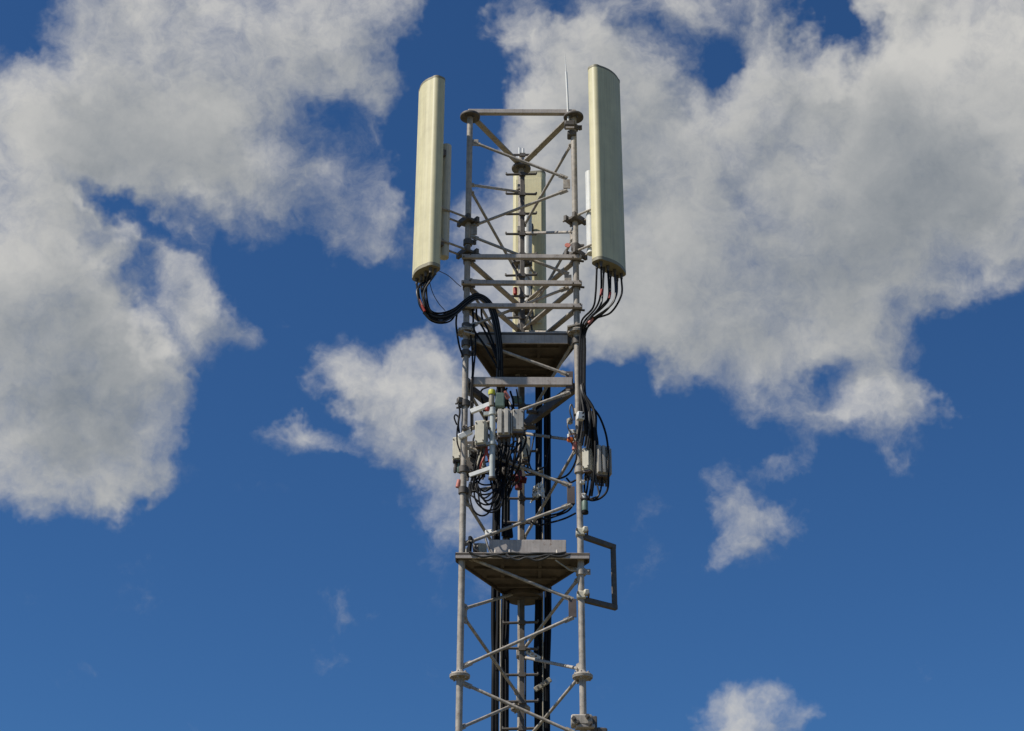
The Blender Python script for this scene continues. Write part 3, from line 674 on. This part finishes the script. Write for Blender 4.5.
lab = 'thin dark cable looping loosely across the mast between the two platforms'
for k in range(6):
    x0 = 482 + k * 8.5 + J(4); y0 = 452 + rj.uniform(-14, 20); Y0 = rj.uniform(0.1, 0.6)
    cable([(x0, y0, Y0), (x0 + 6 + J(3), y0 + 16 + J(6), Y0), (x0 + 15 + J(4), y0 + 22 + J(8), Y0 + .05), (x0 + 22 + J(4), y0 + 8 + J(8), Y0 + .1), (x0 + 25 + J(3), y0 - 12 + J(8), Y0 + .1)], 0.0065, lab, 'loose loops between the platforms', 'black' if k % 3 else 'fade_highlight')
for (px, py, Y, w_, h_, m, lb) in ((541, 470, 0.82, 0.05, 0.05, 'pale', 'pale clip on the right feeder run just above the white plastic wrap'), (528, 425.5, 0.5, 0.14, 0.025, 'darksteel_shade', 'dark flat bar right of the squat grey unit'),
        (532, 412, 0.55, 0.10, 0.03, 'darksteel_shade', 'dark strut end under the sloping arm of the frame'), (572, 432, -0.045, 0.05, 0.04, 'white', 'white clip on the right leg just above the orange fitting'),
        (583, 482, -0.05, 0.04, 0.03, 'white', 'row of pale gland nuts on the right leg under the small pale box'), (584.5, 496, -0.03, 0.03, 0.05, 'film', 'shiny small connector above the grey canister'),
        (465, 428, -0.045, 0.045, 0.05, 'darksteel_shade', 'dark clamp block on the left leg just above the white clamp'), (473, 486, 0.02, 0.07, 0.05, 'darksteel_shade', 'dark bracket inside the left leg under the lower white arm'),
        (505.5, 472, 0.1, 0.06, 0.08, 'darksteel_shade', 'dark splice box in the tangle left of the red clamp'), (490, 533, 0.05, 0.07, 0.05, 'white', 'white fitting on the brace above the lower platform'),
        (476.5, 549.5, -0.02, 0.045, 0.10, 'fade_highlight', 'dark plug standing on the left end of the lower platform'), (470.5, 546, -0.02, 0.03, 0.17, 'black', 'black stub beside the left leg above the lower platform'),
        (517, 400, 0.6, 0.09, 0.07, 'green', 'dark box on the climbing pole above the squat grey unit'), (508, 531, 0.4, 0.09, 0.13, 'black', 'black cable splice standing behind the toe board')):
    c = P(px, py, Y)
    t = thing('cable_fitting', c, lb, 'fitting')
    MB().box(c, (w_, 0.04, h_), rz=rj.uniform(-.4, .4), ry=rj.uniform(-.15, .15)).build('body', M[m], t, 0.006)
    q = MB()
    for dx in (-.3, .3): q.tube([c + V((dx * w_, -0.03, h_ * .2)), c + V((dx * w_, 0.03, h_ * .2))], 0.007, 6)
    q.build('bolt', M['steel'], t)
for (pts, lb, m) in (([(486, 447, -0.1), (485, 455, -0.1), (482, 463, -0.1), (480, 470, -0.06)], 'short red cable under the narrow cream box, curving left', 'red'),
                     ([(487, 447, -0.1), (488, 455, -0.1), (490, 462, -0.1)], 'short red cable under the narrow cream box, curving right', 'red')):
    cable(pts, 0.009, lb, None, m)
for (px, py, Y, ang, m, lb) in ((488, 407, -0.1, 0.2, 'red', 'red tape wrapped round the end of the upper white arm'), (506.5, 395, -0.06, -0.5, 'pink', 'faded red tape on the dark cables beside the yellow cap'),
                        (459, 484, 0.0, 0.2, 'pink', 'faded red tape on the outside of the left leg'), (575, 446, -0.02, 0.1, 'pink', 'faint pink tape on the right leg under the orange fitting'),
                        (515, 291, 0.75, 0.0, 'red', 'red tape on the climbing pole behind the middle cross bar'), (567, 245, -0.04, 0.3, 'pink', 'round pink tag on the right leg below the aerial clamp')):
    c = P(px, py, Y)
    if 'tag' in lb:
        q = MB().lathe(c, [(0.012, -0.004), (0.026, -0.004), (0.026, 0.004), (0.012, 0.004)], 16, axis=(0, -1, 0.2))
    else:
        d = V((math.sin(ang), 0, math.cos(ang))) * 0.035
        q = MB().tube([c - d, c + d], 0.02, 12)
    tag(q.build('tape_band', M[m]), lb, 'tape')
# bits round the left leg: dark connectors and loops
b = P(459, 473, 0.02)
t = thing('connector_block', b, 'dark grey block of connectors under the half hidden cream box on the left leg', 'connector')
for k in range(3):
    MB().lathe(b + V((-0.03 + k * 0.03, 0, 0.0)), [(0.012, 0), (0.016, 0.01), (0.016, 0.05), (0.011, 0.055), (0.011, 0.10)], 10).build('plug', M['green' if k == 1 else 'darksteel_shade'], t)
MB().box(b + V((0.0, 0, 0.105)), (0.095, 0.05, 0.02)).build('bar', M['black'], t)
cable([(457, 425, -0.02), (454.5, 418, -0.03), (456, 415, -0.03), (459, 419, -0.03), (457.5, 430, -0.03), (457.5, 442, -0.03), (460.5, 452, -0.04)], 0.007, 'thin black cable looped outside the left leg beside the white clamp', None, 'black')
cable([(461, 398, -0.02), (459, 404, -0.03), (460, 412, -0.03), (458.5, 424, -0.03), (459.5, 433, -0.02)], 0.009, 'black cable stub clipped to the outside of the left leg', None, 'black')
b = P(460, 401, -0.02)
t = thing('leg_fitting', b, 'dark clip with small prongs on the left leg, above the white arm', 'clip')
MB().box(b, (0.05, 0.05, 0.06), rz=0.4).build('body', M['darksteel_shade'], t, 0.008)
MB().tube([b + V((-0.04, 0, -0.03)), b + V((0.03, 0, -0.02))], 0.008, 6).tube([b + V((-0.03, 0, -0.07)), b + V((0.04, 0, -0.06))], 0.009, 6).build('prong', M['darksteel_shade'], t)
for (xa, xb, y1_, y2_) in ((470, 472.5, 350, 372), (473.5, 474, 344, 366)):
    cable([(xa, y1_ - 20, -0.05), (xa + 2, y1_, -0.045), (xb, y2_, -0.04), (xb - 1.5, y2_ + 22, -0.035), (xb - 1, y2_ + 60, -0.03)], 0.008, 'thin black cable hugging the inner side of the left leg', 'cables on the inner side of the left leg', 'black')
# cables lying along the lower platform
for (pts, lb) in (([(474, 549, -0.05), (484, 553.5, -0.06), (495, 554.5, -0.075), (511, 553, -0.08), (525, 554, -0.08), (540, 553.2, -0.08), (556, 553.6, -0.08), (567, 552, -0.06)], 'thin dark cable lying along the front edge of the lower platform'),
                  ([(470, 552, -0.08), (482, 557, -0.085), (497, 555.5, -0.088), (508, 558.5, -0.088), (522, 556, -0.088), (533, 558, -0.088), (548, 555, -0.085), (560, 556.5, -0.085), (572, 553.5, -0.06)], 'wavy dark cable draped over the front rim of the lower platform'),
                  ([(507, 554, -0.08), (512, 558, -0.09), (519, 560, -0.09), (527, 557.5, -0.09), (537, 560.5, -0.09), (546, 558, -0.09), (553, 554, -0.08)], 'dark cable sagging lowest over the middle of the platform rim'),
                  ([(486, 538, 0.0), (488.5, 546, -0.03), (491.5, 553, -0.05), (497, 556, -0.085)], 'thin dark cable hanging over the left end of the lower platform'),
                  ([(556, 560, -0.08), (565, 566, -0.06), (571, 570, -0.05), (577, 570.5, -0.035)], 'thin pale wire from the platform edge to the right leg')):
    cable(pts, 0.0095 if 'pale' not in lb else 0.0065, lb, None, 'fade_highlight' if 'pale' not in lb else 'pale')
# black cables among the rear leg and upper rings
lab = 'dark cable threaded down beside the climbing pole at the upper rings'
for k, pts in enumerate((((511, 262, 0.7), (515, 270, 0.7), (517, 281, 0.7)), ((527, 276, 0.72), (531, 284, 0.72), (530, 296, 0.72), (524, 306, 0.72)), ((529, 316, 0.7), (531, 325, 0.7), (532, 331, 0.7)))):
    cable(pts, 0.009, lab, 'cables at the upper rings', 'fade_highlight')
for pts, lb in (([(540, 293, 0.5), (534, 299, 0.6), (524, 304, 0.7), (518, 308, 0.7)], 'pale cable strand crossing the climbing pole, upper one'), ([(536, 300, 0.6), (533, 306, 0.65), (523, 303, 0.7), (522, 310, 0.7)], 'pale cable strand crossing the climbing pole, lower one')):
    cable(pts, 0.007, lb, 'pale strands at the upper rings', 'pale')
for k, (x0, x1) in enumerate(((472, 478), (476, 488), (481, 492))):
    cable([(x0, 304 + k, 0.0), (x0 + 1, 318, 0.02), (x1 - 4, 330, 0.0), (x1 + 6, 345 + k * 6, -0.02), (499 + k, 370, 0.0)], 0.0095, 'black cable slanting from the lowest ring into the dark bundle', 'cables slanting into the bundle', 'black')

# ------------------------------------------------------------------ sky with clouds
SUN_EL, SUN_AZ = R(50), R(-114)      # azimuth from +y towards +x
sun_dir = V((math.sin(SUN_AZ) * math.cos(SUN_EL), math.cos(SUN_AZ) * math.cos(SUN_EL), math.sin(SUN_EL)))
sd = bpy.data.lights.new('sun', 'SUN'); so = bpy.data.objects.new('sun', sd); col.objects.link(so)
sd.energy = 4.9; sd.angle = R(0.5); sd.color = (1.0, 0.945, 0.86)
so.rotation_euler = (-sun_dir).to_track_quat('-Z', 'Y').to_euler(); so.location = (-8, -8, 20)

world = bpy.data.worlds.new('World'); scene.world = world; world.use_nodes = True
nt = world.node_tree; N = nt.nodes; L = nt.links
bg = N['Background']; bg.inputs['Strength'].default_value = 0.10
sky = N.new('ShaderNodeTexSky'); sky.sky_type = 'NISHITA'; sky.sun_disc = False
sky.sun_elevation = SUN_EL; sky.sun_rotation = SUN_AZ; sky.air_density = 1.0; sky.dust_density = 0.3; sky.ozone_density = 2.5; sky.altitude = 300

def math_(tree, op, a, b=None, c=None, clamp=False):
    n = tree.nodes.new('ShaderNodeMath'); n.operation = op; n.use_clamp = clamp
    for i, x in enumerate((a, b, c)):
        if x is None: continue
        if isinstance(x, (int, float)): n.inputs[i].default_value = x
        else: tree.links.new(x, n.inputs[i])
    return n.outputs[0]
def vmath(tree, op, a, b=None, scale=None):
    n = tree.nodes.new('ShaderNodeVectorMath'); n.operation = op
    for i, x in enumerate((a, b)):
        if x is None: continue
        if isinstance(x, (tuple, list, V)): n.inputs[i].default_value = tuple(x)
        else: tree.links.new(x, n.inputs[i])
    if scale is not None: n.inputs['Scale'].default_value = scale
    return n.outputs[0]

# cloud banks by direction: (x, y, half width, half height, turn in degrees, weight) read off the photograph and turned into world directions
BLOBS = [
    (40, 90, 150, 120, 0, .9), (190, 60, 180, 110, 0, .95), (300, 30, 130, 75, 0, 1.0), (375, 25, 50, 60, 0, .55), (110, 160, 150, 70, 0, .8), (285, 165, 105, 60, -20, .75), (380, 225, 50, 40, 0, .25),
    (25, 255, 120, 100, 0, 1.0), (40, 388, 130, 105, 0, 2.3), (110, 415, 80, 75, 0, .8), (20, 462, 95, 45, 0, .4), (170, 268, 60, 42, -40, .8), (212, 322, 58, 26, -40, .68), (172, 365, 45, 45, 0, .4),
    (297, 456, 42, 24, 10, .85), (392, 405, 85, 62, 0, .85), (435, 440, 60, 85, 0, .65), (455, 535, 38, 55, 0, .38), (350, 388, 40, 30, 0, .35), (300, 385, 40, 35, 0, -.5), (410, 365, 50, 30, 0, .3),
    (560, 125, 80, 75, 0, .75), (640, 105, 100, 85, 0, .75), (680, 220, 180, 110, 0, .85), (790, 240, 200, 125, 0, .85), (900, 120, 190, 145, -25, 1.0), (1000, 60, 150, 140, 0, .9), (960, 205, 120, 80, -20, .75),
    (855, 320, 120, 85, -20, .7), (640, 325, 105, 75, 0, .8), (720, 365, 75, 60, -30, .6), (835, 418, 90, 40, -5, .6), (888, 395, 42, 75, 10, .5), (525, 45, 50, 65, 0, .8), (610, 40, 60, 50, 0, .7), (768, 75, 46, 60, 0, 1.0), (695, 15, 45, 40, 0, .6), (862, 15, 34, 30, 0, .6),
    (757, 515, 64, 50, -20, .62), (795, 527, 44, 20, 12, .55), (736, 558, 28, 44, 0, .6), (798, 468, 34, 14, 30, .5), (753, 724, 45, 42, 0, 1.0), (690, 748, 40, 16, 0, .3),
    (303, 655, 24, 20, 0, .34), (335, 615, 20, 14, 0, .22), (655, 515, 30, 26, 0, .2), (1030, 330, 25, 30, 0, .5), (258, 405, 34, 24, 0, .26), (355, 330, 22, 30, 0, .22),
    (530, 220, 80, 110, 0, .75), (500, 350, 55, 75, 0, .45),
    # blue holes
    (10, 35, 50, 45, 0, -1.1), (718, 70, 42, 56, 8, -1.05), (812, 35, 50, 44, 20, -1.15), (655, 34, 26, 28, 0, -.7), (560, 20, 34, 28, 0, -.6), (535, 75, 45, 35, 0, -.6), (325, 100, 40, 52, 0, -.6), (118, 215, 70, 18, -22, -1.1), (132, 290, 26, 50, -20, -.6),
    (452, 60, 52, 140, 0, -.9), (838, 372, 36, 36, 0, -.6), (740, 180, 26, 20, 0, -.4), (600, 378, 42, 30, 0, -.8), (242, 108, 26, 30, 0, -.4), (770, 455, 50, 16, 0, -.25), (1000, 335, 90, 65, 0, -.6), (330, 432, 26, 24, 0, -.5), (330, 275, 80, 30, 0, -.4), (250, 420, 40, 50, 0, -.2), (680, 478, 40, 50, 0, -.25), (900, 570, 120, 80, 0, -.25)]
grp = bpy.data.node_groups.new('cloud_density', 'ShaderNodeTree')
grp.interface.new_socket('Vector', in_out='INPUT', socket_type='NodeSocketVector')
grp.interface.new_socket('Density', in_out='OUTPUT', socket_type='NodeSocketFloat')
grp.interface.new_socket('Bulk', in_out='OUTPUT', socket_type='NodeSocketFloat')
gi = grp.nodes.new('NodeGroupInput'); go = grp.nodes.new('NodeGroupOutput')
def noise(tree, vec, scale, detail, rough, dist=0.0):
    n = tree.nodes.new('ShaderNodeTexNoise'); n.inputs['Scale'].default_value = scale; n.inputs['Detail'].default_value = detail
    n.inputs['Roughness'].default_value = rough; n.inputs['Distortion'].default_value = dist
    tree.links.new(vec, n.inputs['Vector']); return n
dirv = gi.outputs['Vector']
w1 = noise(grp, dirv, 9, 3, .5); w2 = noise(grp, dirv, 30, 4, .6)
o1 = vmath(grp, 'SCALE', vmath(grp, 'SUBTRACT', w1.outputs['Color'], (.5, .5, .5)), scale=0.075)
o2 = vmath(grp, 'SCALE', vmath(grp, 'SUBTRACT', w2.outputs['Color'], (.5, .5, .5)), scale=0.055)
wd = vmath(grp, 'ADD', vmath(grp, 'ADD', dirv, o1), o2)
wd2 = vmath(grp, 'ADD', dirv, vmath(grp, 'SCALE', o2, scale=0.5))
def blob(d, a, b, turn, wt, acc):
    d = d.normalized()
    right = d.cross(V((0, 0, 1))).normalized(); up = right.cross(d).normalized()
    ca, sa = math.cos(turn), math.sin(turn)
    ex = right * ca + up * sa; ey = up * ca - right * sa
    rot = Matrix((ex, ey, ex.cross(ey))).transposed().to_euler()
    mp = grp.nodes.new('ShaderNodeMapping'); mp.vector_type = 'TEXTURE'
    mp.inputs['Location'].default_value = d; mp.inputs['Rotation'].default_value = rot; mp.inputs['Scale'].default_value = (a, b, max(a, b) * 2)
    grp.links.new(wd, mp.inputs['Vector'])
    gt = grp.nodes.new('ShaderNodeTexGradient'); gt.gradient_type = 'SPHERICAL'
    grp.links.new(mp.outputs[0], gt.inputs['Vector'])
    return math_(grp, 'MULTIPLY_ADD', gt.outputs['Fac'], wt, acc)
acc = 0.0
for (x, y, a, b_, turn, wt) in BLOBS:
    d = ray(x, y); k = 1.4 / F / d.length
    acc = blob(d, a * k, b_ * k, R(turn), wt * 1.3, acc)
rs = random.Random(5)
for k in range(12):        # other clouds round the rest of the sky
    az = R(45 + k * 270 / 12 + rs.uniform(-8, 8)); el = R(rs.uniform(14, 65))
    acc = blob(V((math.sin(az) * math.cos(el), math.cos(az) * math.cos(el), math.sin(el))), rs.uniform(.1, .25), rs.uniform(.07, .14), rs.uniform(-.4, .4), 1.5, acc)
nz = noise(grp, wd2, 11, 14, .60, 0.2); nz2 = noise(grp, wd2, 42, 11, .68, 0.25)
soft = math_(grp, 'SUBTRACT', 1.0, math_(grp, 'EXPONENT', math_(grp, 'MULTIPLY', acc, -0.95)))
soft = math_(grp, 'MULTIPLY_ADD', soft, 1.27, -0.09)
tot = math_(grp, 'MULTIPLY_ADD', math_(grp, 'SUBTRACT', nz.outputs['Fac'], .5), 1.55, soft)
tot = math_(grp, 'MULTIPLY_ADD', math_(grp, 'SUBTRACT', nz2.outputs['Fac'], .5), .8, tot)
grp.links.new(tot, go.inputs['Density']); grp.links.new(acc, go.inputs['Bulk'])

tc = N.new('ShaderNodeTexCoord')
D0 = tc.outputs['Generated']
g1 = N.new('ShaderNodeGroup'); g1.node_tree = grp; L.new(D0, g1.inputs[0])
D1 = vmath(nt, 'ADD', D0, tuple(V((-0.55, 0.1, 0.8)).normalized() * 0.020))
g2 = N.new('ShaderNodeGroup'); g2.node_tree = grp; L.new(D1, g2.inputs[0])
def mrange(v, a, b, c, d, mode='SMOOTHSTEP'):
    n = N.new('ShaderNodeMapRange'); n.interpolation_type = mode
    for s_, x in zip(('From Min', 'From Max', 'To Min', 'To Max'), (a, b, c, d)): n.inputs[s_].default_value = x
    L.new(v, n.inputs['Value']); return n.outputs['Result']
dens = g1.outputs[0]
alpha = mrange(dens, 0.06, 1.05, 0.0, 0.965)
relief = math_(nt, 'SUBTRACT', dens, g2.outputs[0])        # open towards the light: brighter
lightf = mrange(relief, -0.50, 0.50, 0.0, 1.0, 'LINEAR')
thick = mrange(g1.outputs[1], 1.1, 3.1, 1.0, 0.0, 'SMOOTHSTEP')
lowf = noise(nt, D0, 7.0, 4, .5, 0.3)
bank = mrange(lowf.outputs['Fac'], 0.36, 0.66, 0.0, 1.0, 'SMOOTHSTEP')
side = mrange(math_(nt, 'SUBTRACT', g1.outputs[1], g2.outputs[1]), -0.35, 0.35, 0.0, 1.0, 'SMOOTHSTEP')
br = math_(nt, 'MULTIPLY_ADD', thick, 0.46, math_(nt, 'MULTIPLY_ADD', bank, 0.27, math_(nt, 'MULTIPLY_ADD', side, 0.20, math_(nt, 'MULTIPLY', lightf, 0.26))), clamp=True)
ramp = N.new('ShaderNodeValToRGB'); e = ramp.color_ramp.elements
e[0].position = 0.05; e[0].color = (0.12, 0.16, 0.21, 1); e[1].position = 1.0; e[1].color = (0.67, 0.66, 0.63, 1)
m_ = e.new(0.5); m_.color = (0.36, 0.38, 0.395, 1)
L.new(br, ramp.inputs['Fac'])
cs = vmath(nt, 'SCALE', ramp.outputs['Color'], scale=9.1)
tint = vmath(nt, 'MULTIPLY', sky.outputs['Color'], (0.30, 0.56, 0.83))
mix = N.new('ShaderNodeMixRGB'); L.new(alpha, mix.inputs['Fac']); L.new(tint, mix.inputs['Color1']); L.new(cs, mix.inputs['Color2'])
L.new(mix.outputs['Color'], bg.inputs['Color'])

vs = scene.view_settings
scene.display_settings.display_device = 'sRGB'
vs.view_transform = 'Standard'; vs.look = 'None'; vs.gamma = 1; vs.exposure = 0.0; vs.use_curve_mapping = False
scene.render.engine = 'CYCLES'
scene.cycles.max_bounces = 6
